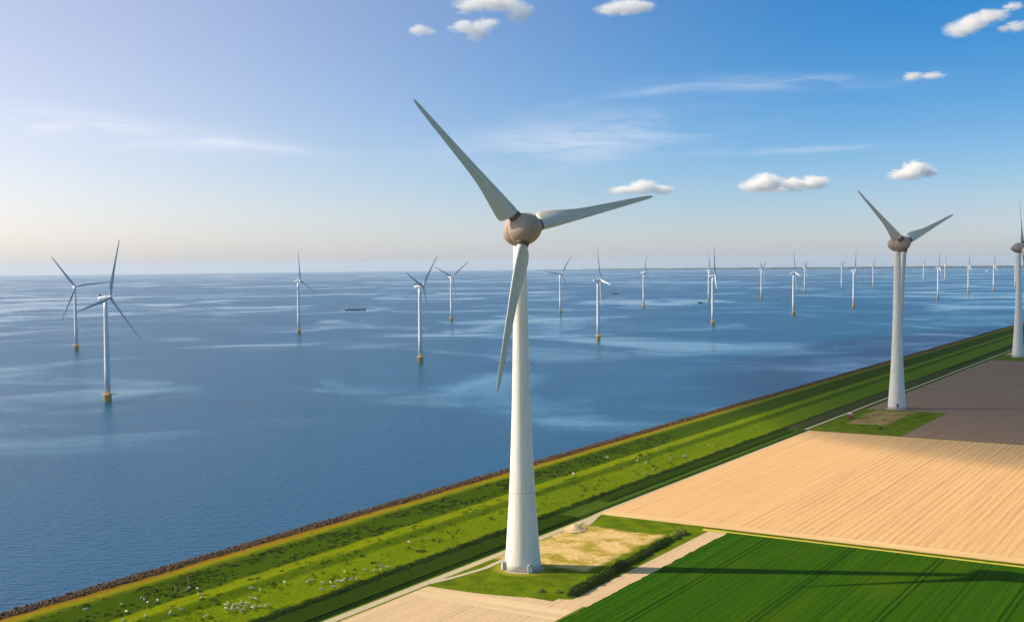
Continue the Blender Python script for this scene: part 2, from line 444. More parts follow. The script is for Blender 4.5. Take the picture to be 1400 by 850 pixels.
# front edge of the first pad bows outward a little, so it is drawn as its own outline
o = grid('grass_plot', [i / 40 for i in range(41)], [j / 20 for j in range(21)], lambda u, v: 0, M_PAD1)
for vtx in o.data.vertices:
    s, t = vtx.co.x, vtx.co.y
    v = -38.5 + t * (18.2 + 38.5)
    u_front = -40.0 + 11.5 * (1 - t) - 3.5 * math.sin(math.pi * t)
    u_back = 105.0 if v > -33 else 97
    u = u_front + s * (u_back - u_front)
    vtx.co = (u, v, .045 + (.1 * max(0, nz(u, v, .08)) if 0 < s < 1 and 0 < t < 1 else 0) - drop(u, v))
pad('grass_plot', 431.0, 572, -41, 24.5, M_PAD2)
pad('grass_plot', 1103, 1199, -60, 21.5, M_GRASS)
field('track', -1200, 98, 18.6, 22.3, .06, M_TRACK)
grid('track', frange(98, 150, 4), [0, 1], lambda u, v: .065, M_TRACK)
o = bpy.data.objects['track.001']
for vtx in o.data.vertices:
    u = vtx.co.x; k = min(1, (u - 98) / 14); k = k * k * (3 - 2 * k)
    a, b_ = 18.6 + k * 3.2, 22.3 + k * 1.2
    vtx.co.y = a if vtx.co.y < .5 else b_
field('track', 150, 430, 21.8, 23.5, .065, M_TRACK)
field('track', 430, 5000, 25.0, 27.6, .35, M_TRACK, 40)
# gravel drive from the track to the first turbine's yard
def ribbon(name, pts, w, z, mat):
    bm = bmesh.new(); prev = None
    for i, (u, v) in enumerate(pts):
        a = Vector(pts[max(0, i - 1)]); c = Vector(pts[min(len(pts) - 1, i + 1)]); d = (c - a).normalized(); n = Vector((-d.y, d.x)) * w / 2
        p = Vector((u, v)); cur = [bm.verts.new((*(p + n), z)), bm.verts.new((*(p - n), z))]
        if prev: bm.faces.new((prev[0], prev[1], cur[1], cur[0]))
        prev = cur
    o = link(name, bm, mat); o.matrix_world = FRAME; o['kind'] = 'structure'; return o
ribbon('path', [(103, 21), (98, 20), (92, 18.2), (86, 16.5), (80, 15)], 3.6, .19, M_TRACK)
ribbon('path', [(-37, 19), (-28, 16.4), (-18, 14.6), (-8, 13.0), (2, 13.5), (12, 14)], 2.4, .19, M_TRACK)
# row crop strip between dike and ditch, and the rough one farther on
def zrow(u, v): return prof(v) + .03
def strip(u1, u2, v1, v2, h):
    def zf(u, v):
        edge = abs(v - v1) < .01 or abs(v - v2) < .01 or abs(u - u1) < .01 or abs(u - u2) < .01
        return prof(v) + (.01 if edge else h + .08 * math.sin(v * 2 * math.pi / 1.5))
    return grid('row_crop', [u1] + frange(u1 + .3, u2 - .3, 6) + [u2], [v1, v1 + .25] + frange(v1 + .6, v2 - .6, .4) + [v2 - .25, v2], zf, M_ROWS)
strip(-900, 93, 26.8, 36.6, .45)
strip(132, 418, 30.5, 37.6, .5)
strip(432, 960, 30.5, 40, .3)


# ---------------------------------------------------------------- vegetation and stone
def m_leaf(c1, c2):
    def f(N, b):
        p = objc(N)
        N.l.new(N.mix(N.noise(p, .8, 3), c1, c2), b.inputs['Base Color'])
    return f
M_WEED = material('weed_mat', rough=.9, spec=.1, build=m_leaf((.020, .045, .003), (.045, .08, .005)))
M_HEDGE = material('hedge_mat', rough=.85, spec=.15, build=m_leaf((.022, .052, .003), (.075, .12, .006)))
M_HEDGE_Y = material('flowering_hedge_mat', rough=.85, spec=.15, build=m_leaf((.16, .22, .015), (.36, .40, .05)))
M_ROCK = material('rock_mat', rough=.85, spec=.3, build=lambda N, b: N.l.new(N.mix(N.step(N.noise(objc(N), .9, 4), .4, .65), (.035, .020, .010), (.16, .09, .045)), b.inputs['Base Color']))

def leaf(verts, faces, c, s, rnd):
    a = Vector((rnd.gauss(0, 1), rnd.gauss(0, 1), rnd.gauss(0, 1))).normalized(); b = a.orthogonal().normalized(); d = a.cross(b)
    n = len(verts); k = s * rnd.uniform(.6, 1.3)
    verts += [c + b * k, c + d * k * .6, c - b * k, c - d * k * .6]; faces.append((n, n + 1, n + 2, n + 3))
def leaf_obj(name, verts, faces, mat):
    me = bpy.data.meshes.new(name); me.from_pydata([tuple(v) for v in verts], [], faces); me.materials.append(mat)
    o = bpy.data.objects.new(name, me); col.objects.link(o); o.matrix_world = FRAME; return o

rnd = random.Random(5)
vs_, fs_ = [], []
def clump(u, v, rad, h, n, ls):
    for _ in range(n):
        a = rnd.uniform(0, 6.283); q = rad * math.sqrt(rnd.random()); t = rnd.random()
        uu, vv = u + q * math.cos(a) * 1.5, v + q * math.sin(a)
        leaf(vs_, fs_, Vector((uu, vv, prof(vv) - drop(uu, vv) + h * t * (1 - .6 * q / rad))), ls, rnd)
# rough strip at the toe of the dike
u = -250.0
while u < 430:
    den = 1.0 if u < 94 or u > 128 else .25
    if rnd.random() < .85 * den + .1:
        clump(u, 39.6 + rnd.gauss(0, .7), rnd.uniform(.5, 1.1), rnd.uniform(.5, 1.3), 14, .32)
    u += rnd.uniform(.5, 1.3) * (1 if u < 150 else 1.6)
# clumps of taller weeds on the outer slope and crest, thinner on the inner slope
for _ in range(1700):
    u = -240 + 560 * rnd.random() ** 1.25; v = rnd.uniform(68, 93)
    if nz(u * .6, v, .07) + .35 * rnd.random() < .05: continue
    clump(u, v, rnd.uniform(.5, 1.6), rnd.uniform(.3, .9), 14, .36)
for _ in range(330):
    u = -240 + 520 * rnd.random() ** 1.2; v = rnd.uniform(44, 64)
    if nz(u, v, .05) < -.02: continue
    clump(u, v, rnd.uniform(.5, 1.5), rnd.uniform(.3, .6), 14, .34)
tag(leaf_obj('weeds', vs_, fs_, M_WEED), 'dark tufts of rough weeds scattered over the grassy dike', 'weeds', kind='stuff')

# rubble along the waterline
rv, rf = [], []
ico = bmesh.new(); bmesh.ops.create_icosphere(ico, subdivisions=1, radius=1); ico.verts.ensure_lookup_table()
iv = [v.co.copy() for v in ico.verts]; jf = [tuple(v.index for v in f.verts) for f in ico.faces]; ico.free()
u = -260.0
while u < 1500:
    s = 1 if u < 250 else (1.5 if u < 600 else 2.4)
    for v in [107.2 + k * 1.25 * s + rnd.uniform(-.6, .6) for k in range(int(11.5 / (1.25 * s)))]:
        r = rnd.uniform(.38, .8) * (s ** .5) * (1.15 if v > 114 else 1)
        c = Vector((u + rnd.uniform(-.6, .6), v, prof(v) + rnd.uniform(-.1, .35) - drop(u, v))); n = len(rv)
        rq = Matrix.Rotation(rnd.uniform(0, 6), 3, Vector((rnd.gauss(0, 1), rnd.gauss(0, 1), rnd.gauss(0, 1))).normalized()) @ Matrix.Diagonal((rnd.uniform(.7, 1.3), rnd.uniform(.6, 1), rnd.uniform(.5, .8)))
        rv += [c + (rq @ p) * r * rnd.uniform(.85, 1.15) for p in iv]; rf += [tuple(i + n for i in f) for f in jf]
    u += 1.25 * s
tag(leaf_obj('rubble', rv, rf, M_ROCK), 'dark brown rubble stones piled along the waterline of the dike', 'stones', kind='stuff')

# hedge beside the first turbine's yard, in three stretches that differ
def hedge(u1, u2, va, vb, w, h, mat, label, n, seed, stem=True):
    rn = random.Random(seed); base = W((u1 + u2) / 2, (va + vb) / 2)
    root = empty('hedge', base, ROTZ); tag(root, label, 'hedge')
    vv, ff = [], []; uc, vc = (u1 + u2) / 2, (va + vb) / 2
    for _ in range(n):
        t = rn.random(); u = u1 + (u2 - u1) * t; v = va + (vb - va) * t
        k = .65 + .6 * (mnoise.noise(Vector((u * .22, seed, 0))) + .5) * (1 if .02 < t < .98 else .6)
        a = rn.uniform(0, math.pi); q = rn.random() ** .4
        x = math.cos(a) * q * w / 2 * k; z = math.sin(a) * q * h * k
        leaf(vv, ff, Vector((u - uc + rn.gauss(0, .3), v - vc + x, z + .1)), .27, rn)
    me = bpy.data.meshes.new('foliage'); me.from_pydata([tuple(x) for x in vv], [], ff); me.materials.append(mat)
    o = bpy.data.objects.new('foliage', me); col.objects.link(o); o.parent = root
    return root
M_BARK = material('bark_mat', (.08, .06, .04), .9)
hedge(-26, 22, -36.2, -33.6, 5.2, 2.9, M_HEDGE, 'dense dark green hedge nearest the camera, beside the big turbine', 9000, 2)
hedge(23, 72, -33.6, -30.9, 4.8, 2.3, M_HEDGE, 'dark green hedge behind the tower shadow, beside the sandy yard', 8500, 3)
hedge(73, 89, -30.8, -29.8, 5.0, 2.6, M_HEDGE_Y, 'short pale yellow-green flowering hedge at the far end of the dark hedge', 3800, 4)

def shrub(u, v, r, label, seed, mat):
    rn = random.Random(seed); root = empty('shrub', W(u, v)); tag(root, label, 'shrub')
    vv, ff = [], []
    for _ in range(420):
        d = Vector((rn.gauss(0, 1), rn.gauss(0, 1), abs(rn.gauss(0, .8)))).normalized() * r * rn.random() ** .35
        leaf(vv, ff, d + Vector((0, 0, .15)), .2, rn)
    me = bpy.data.meshes.new('foliage'); me.from_pydata([tuple(x) for x in vv], [], ff); me.materials.append(mat)
    o = bpy.data.objects.new('foliage', me); col.objects.link(o); o.parent = root
    bm = bmesh.new()
    for k in range(5): rod(bm, (0, 0, -.05), (rn.uniform(-.5, .5), rn.uniform(-.5, .5), r * .7), .05, 5)
    link('stems', bm, M_BARK, root)
shrub(-25.4, -23.4, 1.5, 'left one of two small pale shrubs on the grass before the big turbine', 11, M_HEDGE_Y)
shrub(-23.1, -29.3, 1.6, 'right one of two small pale shrubs, closer to the dark hedge', 12, M_HEDGE_Y)
shrub(506, -9, 2.2, 'pale yellowish shrub on the grass plot before the second turbine', 13, M_HEDGE_Y)
shrub(457, -20, 1.8, 'small dark green shrub at the front of the second turbine plot', 14, M_HEDGE)

M_SAND = material('sand_mat', rough=1, spec=0, build=lambda N, b: N.l.new(N.mix(N.noise(objc(N), 1.2, 4), (.56, .42, .24), (.42, .30, .15)), b.inputs['Base Color']))
bm = bmesh.new(); bmesh.ops.create_grid(bm, x_segments=40, y_segments=40, size=9)
for v in bm.verts:
    d = Vector((v.co.x / 8.5, v.co.y / 5.5)).length
    v.co.z = max(0, 1 - d) ** 1.3 * 2.6 * (1 + .5 * nz(v.co.x, v.co.y, .4)) + (-.05 if d > 1 else .02)
bmesh.ops.delete(bm, geom=[v for v in bm.verts if Vector((v.co.x / 8.5, v.co.y / 5.5)).length > 1.0 + .12 * nz(v.co.x, v.co.y, .5)], context='VERTS')
o = link('sand_heap', bm, M_SAND, smooth=True); o.location = W(70, 15, .2); o.rotation_euler = (0, 0, ROTZ + .3)
tag(o, 'low heap of pale sand at the track end of the yard', 'sand heap')

# ---------------------------------------------------------------- wind turbines
def m_tower(N, b):
    p = objc(N); x, y, z = N.sep(p)
    seam = N.step(N.math('ABSOLUTE', N.math('SUBTRACT', N.math('FRACT', N.math('DIVIDE', z, 3.85)), .5)), .035, .012)
    k = N.noise(N.comb(0, 0, N.math('FLOOR', N.math('DIVIDE', z, 3.85))), 7.3, 1)
    c = N.mix(k, (.76, .75, .69), (.83, .82, .76))
    st = N.noise(N.scale(p, (1.2, 1.2, .03)), 1.0, 5, .65)
    c = N.mix(N.math('MULTIPLY', N.step(N.math('ABSOLUTE', N.math('SUBTRACT', z, 30.9)), .5, .2), .35), c, (.45, .42, .34))
    c = N.mix(N.step(N.math('ADD', z, N.math('MULTIPLY', N.noise(p, .8, 3), 3)), 4.5, 1.2, 0, .45), c, (.50, .46, .32))
    c = N.mix(N.step(st, .46, .72, 0, .6), c, (.60, .57, .47))
    c = N.mix(N.math('MULTIPLY', seam, .28), c, (.40, .38, .32))
    N.l.new(c, b.inputs['Base Color'])
def m_blade(N, b):
    p = objc(N)
    c = N.mix(N.step(N.noise(N.scale(p, (1, 1, .12)), .9, 5, .7), .45, .75), (.62, .60, .51), (.50, .48, .38))
    c = N.mix(N.step(N.noise(N.scale(p, (1, 1, .4)), 2.2, 4, .7), .62, .75, 0, .6), c, (.24, .22, .18))
    N.l.new(c, b.inputs['Base Color'])
def m_nac(N, b):
    p = objc(N)
    c = N.mix(N.noise(p, .35, 5, .6), (.31, .235, .185), (.43, .345, .28))
    ang_ = N.math('ARCTAN2', N.sep(p)[1], N.sep(p)[0])
    pan = N.step(N.math('ABSOLUTE', N.math('SUBTRACT', N.math('FRACT', N.math('MULTIPLY', ang_, 12 / 6.2832)), .5)), .03, .012)
    c = N.mix(N.math('MULTIPLY', pan, .35), c, (.12, .09, .07))
    c = N.mix(N.step(N.noise(N.scale(p, (1, 1, .35)), 1.3, 5, .7), .55, .75, 0, .6), c, (.22, .16, .13))
    N.l.new(c, b.inputs['Base Color'])
M_TOWER = material('tower_concrete', rough=.6, spec=.3, build=m_tower)
M_BLADE = material('blade_paint', rough=.45, spec=.4, build=m_blade)
M_NAC = material('nacelle_paint', rough=.5, spec=.35, build=m_nac)
M_COLLAR = material('collar_mat', (.14, .09, .07), .6)
M_METAL = material('cabinet_metal', (.42, .45, .48), .4, .3)
M_DARK = material('dark_metal', (.05, .055, .06), .5)
M_WHITE = material('white_paint', rough=.45, spec=.4, build=lambda N, b: N.l.new(N.mix(N.step(N.noise(N.scale(objc(N), (1, 1, .05)), 1.5, 4, .6), .45, .8), (.74, .75, .77), (.62, .63, .64)), b.inputs['Base Color']))
M_OBLADE = material('grey_blade_paint', (.50, .53, .56), .4, 0, .4)
M_YELLOW = material('yellow_paint', rough=.6, spec=.3, build=lambda N, b: N.l.new(N.mix(N.step(N.noise(N.scale(objc(N), (1, 1, .3)), 1.2, 5, .7), .45, .75), (.80, .50, .10), (.55, .33, .12)), b.inputs['Base Color']))
M_CONC = material('concrete_mat', (.40, .36, .29), .9)
M_RED = material('red_paint', (.42, .02, .02), .5)
M_GLASS = material('dark_glass', (.02, .025, .03), .1, 0, .5)
M_TYRE = material('tyre_mat', (.02, .02, .02), .9)
M_WOOD = material('weathered_wood', (.42, .30, .14), .9)

def blade_mesh(name, table, mat, prebend=0.0, seg=20):
    """table rows: (r, chord, thickness, leading edge x, twist, roundness). +X leading edge, -Y upwind, Z span"""
    bm = bmesh.new(); loops = []
    for r, ch, th, le, tw, rd in table:
        loop = []
        for i in range(seg):
            a = 2 * math.pi * i / seg
            # airfoil: x from 1 (LE) to 0 (TE)
            xx = .5 + .5 * math.cos(a); yy = math.sin(a)
            t = xx; foil = (math.sqrt(max(0, 1 - t)) * 1.48 - .63 * (1 - t) - 1.758 * (1 - t) ** 2 + 1.421 * (1 - t) ** 3 - .5075 * (1 - t) ** 4)
            y_f = (1 if yy >= 0 else -1) * foil * th * 1.0
            y_c = yy * th / 2
            y = rd * y_c + (1 - rd) * y_f
            x = le - ch + ch * xx
            ca, sa = math.cos(R(tw)), math.sin(R(tw))
            X = x * ca + y * sa; Y = -x * sa + y * ca
            loop.append(bm.verts.new((X, Y - prebend * (r / 60) ** 2, r)))
        loops.append(loop)
    for a, b in zip(loops, loops[1:]):
        for i in range(seg): bm.faces.new((a[i], a[(i + 1) % seg], b[(i + 1) % seg], b[i]))
    bm.faces.new(loops[0][::-1]); bm.faces.new(loops[-1])
    bmesh.ops.recalc_face_normals(bm, faces=bm.faces)
    me = bpy.data.meshes.new(name); bm.to_mesh(me); bm.free(); me.materials.append(mat)
    for p in me.polygons: p.use_smooth = True
    return me
BIG = [(7.0, 4.3, 4.1, 2.15, 30, .95), (7.6, 5.0, 4.1, 2.3, 30, .8), (8.1, 6.9, 3.8, 2.4, 29, .5), (9, 8.0, 3.3, 2.4, 27, .15), (10.5, 8.2, 2.9, 2.4, 25, 0), (13, 7.8, 2.4, 2.35, 21, 0), (16.5, 7.0, 2.0, 2.25, 17, 0), (21, 5.95, 1.6, 2.1, 13, 0), (26, 4.9, 1.25, 1.9, 10, 0),
       (31, 4.25, 1.0, 1.7, 8, 0), (38, 3.65, .8, 1.45, 5.5, 0), (46, 3.0, .6, 1.15, 3.5, 0), (54, 2.35, .42, .85, 2, 0), (60, 1.85, .3, .65, 1, 0), (64, 1.3, .2, .45, 0, 0), (65.6, .7, .12, .2, 0, 0), (66.1, .2, .05, 0, 0, 0)]
ME_BLADE = blade_mesh('blade', BIG, M_BLADE, .6, 28)
SMALL = [(1.6, 2.3, 2.3, 1.15, 14, 1), (3.5, 2.4, 2.2, 1.15, 14, .9), (7, 3.1, 1.7, 1.1, 13, .4), (11, 3.5, 1.2, 1.05, 11, 0), (16, 3.1, .9, .95, 8, 0), (24, 2.5, .6, .8, 5, 0), (34, 1.9, .4, .6, 3, 0), (44, 1.4, .25, .45, 1, 0), (51, 1.0, .16, .3, 0, 0), (53.4, .6, .1, .15, 0, 0), (54, .15, .04, 0, 0, 0)]
ME_OBLADE = blade_mesh('blade', SMALL, M_OBLADE, 2.6, 14)

def mesh_rings(name, rs, seg, mat, smooth=True):
    bm = bmesh.new(); rings(bm, rs, seg); bmesh.ops.recalc_face_normals(bm, faces=bm.faces)
    me = bpy.data.meshes.new(name); bm.to_mesh(me); bm.free(); me.materials.append(mat)
    if smooth:
        for p in me.polygons: p.use_smooth = len(p.vertices) <= 4
    return me
TW = [(0, 7.35), (3, 7.1), (6, 6.85), (12, 6.4), (18, 6.0), (26, 5.45), (38, 4.8), (50, 4.3), (64, 3.8), (80, 3.35), (96, 3.0), (112, 2.75), (128.6, 2.55)]
tw_full = []
for (a, ra), (b, rb) in zip(TW, TW[1:]):
    n = max(1, int((b - a) / 3)); tw_full += [(a + (b - a) * i / n, ra + (rb - ra) * i / n) for i in range(n)]
tw_full.append(TW[-1])
ME_TOWER = mesh_rings('tower', tw_full, 64, M_TOWER)
ME_RING = mesh_rings('foundation', [(-.4, 8.5), (.12, 8.5), (.14, 7.2), (.14, 1)], 64, M_CONC, False)
ME_NAC = mesh_rings('nacelle', [(-9.5, .05), (-9.4, .5), (-9.0, 1.3), (-8.2, 2.3), (-7, 3.4), (-5.5, 4.5), (-4, 5.3), (-2.4, 5.9), (-1, 6.2), (.2, 6.33), (1.0, 6.35), (1.05, 5.9)], 48, M_NAC)
ME_SPIN = mesh_rings('hub', [(1.2, 5.9), (1.25, 6.35), (3, 6.38), (5, 6.2), (7, 5.7), (8.6, 5.0), (10, 4.0), (11.2, 2.8), (12, 1.5), (12.4, .5), (12.45, .02)], 48, M_NAC)
ME_COLLAR = mesh_rings('blade_collar', [(4.6, 2.6), (6.7, 2.55), (6.75, 2.45), (7.3, 2.4), (7.35, 2.2)], 32, M_COLLAR)
ME_NECK = mesh_rings('yaw_ring', [(128.5, 2.75), (129.0, 3.1), (130.2, 3.25)], 40, M_NAC)

def rotor_frame(phi, tilt):
    a = Vector((math.sin(R(phi)) * math.cos(R(tilt)), -math.cos(R(phi)) * math.cos(R(tilt)), math.sin(R(tilt))))
    s = Vector((0, 0, 1)).cross(a).normalized(); w = a.cross(s)
    return a, s, w
def basis(x, y, z, loc):
    m = Matrix((x, y, z)).transposed().to_4x4(); m.translation = loc; return m

def service_box(root, ang, w, d, h):
    """small housing with rounded roof against the tower foot"""
    bm = bmesh.new(); n = 8
    pr = [(-w / 2, 0), (w / 2, 0)] + [(w / 2 * math.cos(math.pi * i / n), h - w * .35 + w * .35 * math.sin(math.pi * i / n)) for i in range(n + 1)]
    f = [bm.verts.new((d, x, z)) for x, z in pr]; g = [bm.verts.new((-1.2, x, z)) for x, z in pr]
    bm.faces.new(f); bm.faces.new(g[::-1])
    for i in range(len(pr)): bm.faces.new((f[i], g[i], g[(i + 1) % len(pr)], f[(i + 1) % len(pr)]))
    o = link('service_housing', bm, M_METAL, root); o.location = (7.1 * math.cos(ang), 7.1 * math.sin(ang), .14); o.rotation_euler = (0, 0, ang)
    bm = bmesh.new(); box(bm, (d + .03, 0, h * .42), (.06, w * .6, h * .7)); dd = link('door', bm, M_DARK if w > 2.5 else M_WHITE, o)
    return o

def big_turbine(u, v, hz, phi, tilt, phase, off, label, boxes=(), door=None):
    root = empty('wind_turbine', W(u, v)); tag(root, label, 'wind turbine', 'large white turbines in a row along the dike')
    link('foundation', ME_RING, None, root); link('tower', ME_TOWER, None, root); link('yaw_ring', ME_NECK, None, root)
    a, s, w = rotor_frame(phi, tilt); hub = Vector((0, 0, hz))
    n = link('nacelle', ME_NAC, None, root); n.matrix_local = basis(s, w, a, hub)
    h = link('hub', ME_SPIN, None, root); h.matrix_local = basis(s, w, a, hub)
    for k in range(3):
        t = R(phase + 120 * k); d = w * math.cos(t) + s * math.sin(t); e = s * math.cos(t) - w * math.sin(t)
        b = link('blade', ME_BLADE, None, root); b.matrix_local = basis(e, -a, d, hub + a * off)
        c = link('blade_collar', ME_COLLAR, None, b)
    # wind sensors and a lamp on the back of the nacelle
    bm = bmesh.new(); rod(bm, (0, 6.0, -1.5), (0, 7.9, -1.5), .09, 6); rod(bm, (-.7, 7.6, -1.5), (.7, 7.6, -1.5), .07, 6); box(bm, (0, 6.4, -2.6), (.7, .9, .7))
    q = link('wind_sensor', bm, M_DARK, root); q.matrix_local = basis(s, w, a, hub)
    for an, ww, dd, hh in boxes: service_box(root, an, ww, dd, hh)
    if door is not None:
        bm = bmesh.new(); box(bm, (7.0, 0, 3.6), (.5, 1.5, 2.6)); o = link('door', bm, M_DARK, root); o.rotation_euler = (0, 0, door)
        bm = bmesh.new()
        for k in range(8): box(bm, (7.5 + k * .35, 0, 2.1 - k * .27), (.34, 1.5, .1))
        for sy in (-.75, .75):
            rod(bm, (7.4, sy, 3.2), (10.2, sy, 1.0), .05, 6); rod(bm, (10.2, sy, 0), (10.2, sy, 1.0), .05, 6); rod(bm, (7.9, sy, 0), (7.9, sy, 3.0), .06, 6)
        o = link('stairs', bm, M_METAL, root); o.rotation_euler = (0, 0, door)
    return root

big_turbine(0, 0, 134.4, 31.4, 9.5, -42.1, 4.3, 'huge white wind turbine nearest the camera on a grassy plot',
            boxes=[(math.atan2(-.93, .35), 2.0, 1.3, 3.3), (math.atan2(-.25, -.97), 2.2, 1.5, 3.6)])
big_turbine(582, 0, 134.0, 31.7, 4.5, -51.0, 7.0, 'second large turbine from the camera, beside the small red and white van',
            boxes=[(R(-15), 1.6, 1.0, 2.6)], door=R(-105))
big_turbine(1163, 0, 134.0, 69.2, 4.1, 13.7, 4.9, 'third large turbine, cut by the right edge of the photo',
            boxes=[(R(185), 1.8, 1.2, 3.0)])

# offshore turbines
ME_PILE = mesh_rings('foundation_pile', [(-6, 2.9), (6.2, 2.9), (6.3, 3.05), (7.0, 3.05)], 28, M_YELLOW)
ME_OTOWER = mesh_rings('tower', [(7.3, 2.55), (30, 2.3), (55, 2.05), (80, 1.75), (90.0, 1.65)], 32, M_WHITE)
ME_OHUB = mesh_rings('hub', [(3.3, 1.7), (4.0, 1.95), (5.5, 1.9), (6.6, 1.4), (7.2, .7), (7.4, .05)], 20, M_WHITE)
def mesh_of(bm, name, mat):
    bmesh.ops.recalc_face_normals(bm, faces=bm.faces); me = bpy.data.meshes.new(name); bm.to_mesh(me); bm.free(); me.materials.append(mat); return me
bm = bmesh.new(); rings(bm, [(7.0, 4.3), (7.3, 4.3)], 28); box(bm, (5.4, 0, 7.15), (4.0, 3.0, .3)); ME_PLAT = mesh_of(bm, 'platform', M_YELLOW)
bm = bmesh.new()
for k in range(20):
    a = 2 * math.pi * k / 20
    if abs(a) < .35 or abs(a - 2 * math.pi) < .35: continue
    a2 = 2 * math.pi * (k + 1) / 20
    rod(bm, (4.2 * math.cos(a), 4.2 * math.sin(a), 7.3), (4.2 * math.cos(a), 4.2 * math.sin(a), 8.5), .06, 5)
    for zz in (7.9, 8.5): rod(bm, (4.2 * math.cos(a), 4.2 * math.sin(a), zz), (4.2 * math.cos(a2), 4.2 * math.sin(a2), zz), .05, 5)
for a, b in (((4, 1.4), (7.3, 1.4)), ((7.3, 1.4), (7.3, -1.4)), ((7.3, -1.4), (4, -1.4))):
    rod(bm, (*a, 8.5), (*b, 8.5), .05, 5); rod(bm, (*a, 7.3), (*a, 8.5), .06, 5); rod(bm, (*b, 7.3), (*b, 8.5), .06, 5)
ME_RAIL = mesh_of(bm, 'railing', M_YELLOW)
bm = bmesh.new(); rod(bm, (3.4, 1.2, 7.3), (3.4, 1.2, 11.2), .16, 8); rod(bm, (3.4, 1.2, 11.0), (6.6, .6, 10.2), .12, 8); rod(bm, (6.4, .65, 10.2), (6.4, .65, 9.0), .04, 5)
ME_CRANE = mesh_of(bm, 'davit_crane', M_METAL)
bm = bmesh.new()
for y in (-.5, .5): rod(bm, (3.35, y, -4), (3.35, y, 7), .12, 6)
for k in range(16): rod(bm, (3.35, -.5, -3.5 + k * .65), (3.35, .5, -3.5 + k * .65), .05, 4)
ME_LADDER = mesh_of(bm, 'ladder', M_YELLOW)
bm = bmesh.new()     # nacelle lies along local Z (upwind), Y up
prof_n = [(-6.6, 1.3, 1.4), (-6.3, 1.7, 1.75), (-4, 1.85, 1.95), (0, 1.9, 2.0), (2.6, 1.85, 1.95), (3.2, 1.7, 1.8)]
loops = []
for z, hw, hh in prof_n:
    lp = []
    for i in range(24):
        a = 2 * math.pi * i / 24; c, s_ = math.cos(a), math.sin(a); k = (abs(c) ** 4 + abs(s_) ** 4) ** -.25
        lp.append(bm.verts.new((hw * c * k, hh * s_ * k, z)))
    loops.append(lp)
for a, b in zip(loops, loops[1:]):
    for i in range(24): bm.faces.new((a[i], a[(i + 1) % 24], b[(i + 1) % 24], b[i]))
bm.faces.new(loops[0][::-1]); bm.faces.new(loops[-1]); ME_ONAC = mesh_of(bm, 'nacelle', M_WHITE)
for p in ME_ONAC.polygons: p.use_smooth = len(p.vertices) == 4
bm = bmesh.new(); box(bm, (0, 2.75, -5.2), (2.6, 1.6, .8)); box(bm, (0, 2.2, -4.6), (1.2, .6, 1.2)); ME_COOL = mesh_of(bm, 'cooler', M_DARK)
bm = bmesh.new(); rod(bm, (0, 2.0, -2.5), (0, 3.4, -2.5), .08, 6); rod(bm, (-.6, 3.2, -2.5), (.6, 3.2, -2.5), .06, 6); box(bm, (0, 2.3, -3.4), (.4, .6, .4)); ME_OSENS = mesh_of(bm, 'wind_sensor', M_RED)

def sea_turbine(x, y, phi, phase, label, tilt=5.0, cone=1.5):
    fe = R(6 if phi < 60 or label.startswith(('nearest', 'lone', 'small offshore turbine just', 'offshore turbine close')) else 32)
    z = WATER_Z - (x * x + y * y) / (2 * RE)
    root = empty('offshore_turbine', (x, y, z)); tag(root, label, 'wind turbine', 'slender white turbines standing in the lake')
    for me in (ME_PILE, ME_OTOWER, ME_PLAT):
        o = link(me.name.split('.')[0], me, None, root)
    pl = o
    link('railing', ME_RAIL, None, pl); link('davit_crane', ME_CRANE, None, pl); link('ladder', ME_LADDER, None, root)
    a, s, w = rotor_frame(phi, tilt); hub = Vector((0, 0, 91.8))
    n = link('nacelle', ME_ONAC, None, root); n.matrix_local = basis(s, w, a, hub)
    link('cooler', ME_COOL, None, n); link('wind_sensor', ME_OSENS, None, n)
    h = link('hub', ME_OHUB, None, root); h.matrix_local = basis(s, w, a, hub)
    for k in range(3):
        t = R(phase + 120 * k); d = w * math.cos(t) + s * math.sin(t); e = s * math.cos(t) - w * math.sin(t)
        co = R(cone); dd = (d * math.cos(co) + a * math.sin(co)); aa = (a * math.cos(co) - d * math.sin(co))
        e2 = e * math.cos(fe) + aa * math.sin(fe); y2 = dd.cross(e2)
        b = link('blade', ME_OBLADE, None, root); b.matrix_local = basis(e2, y2, dd, hub + a * 5.0)
    return root
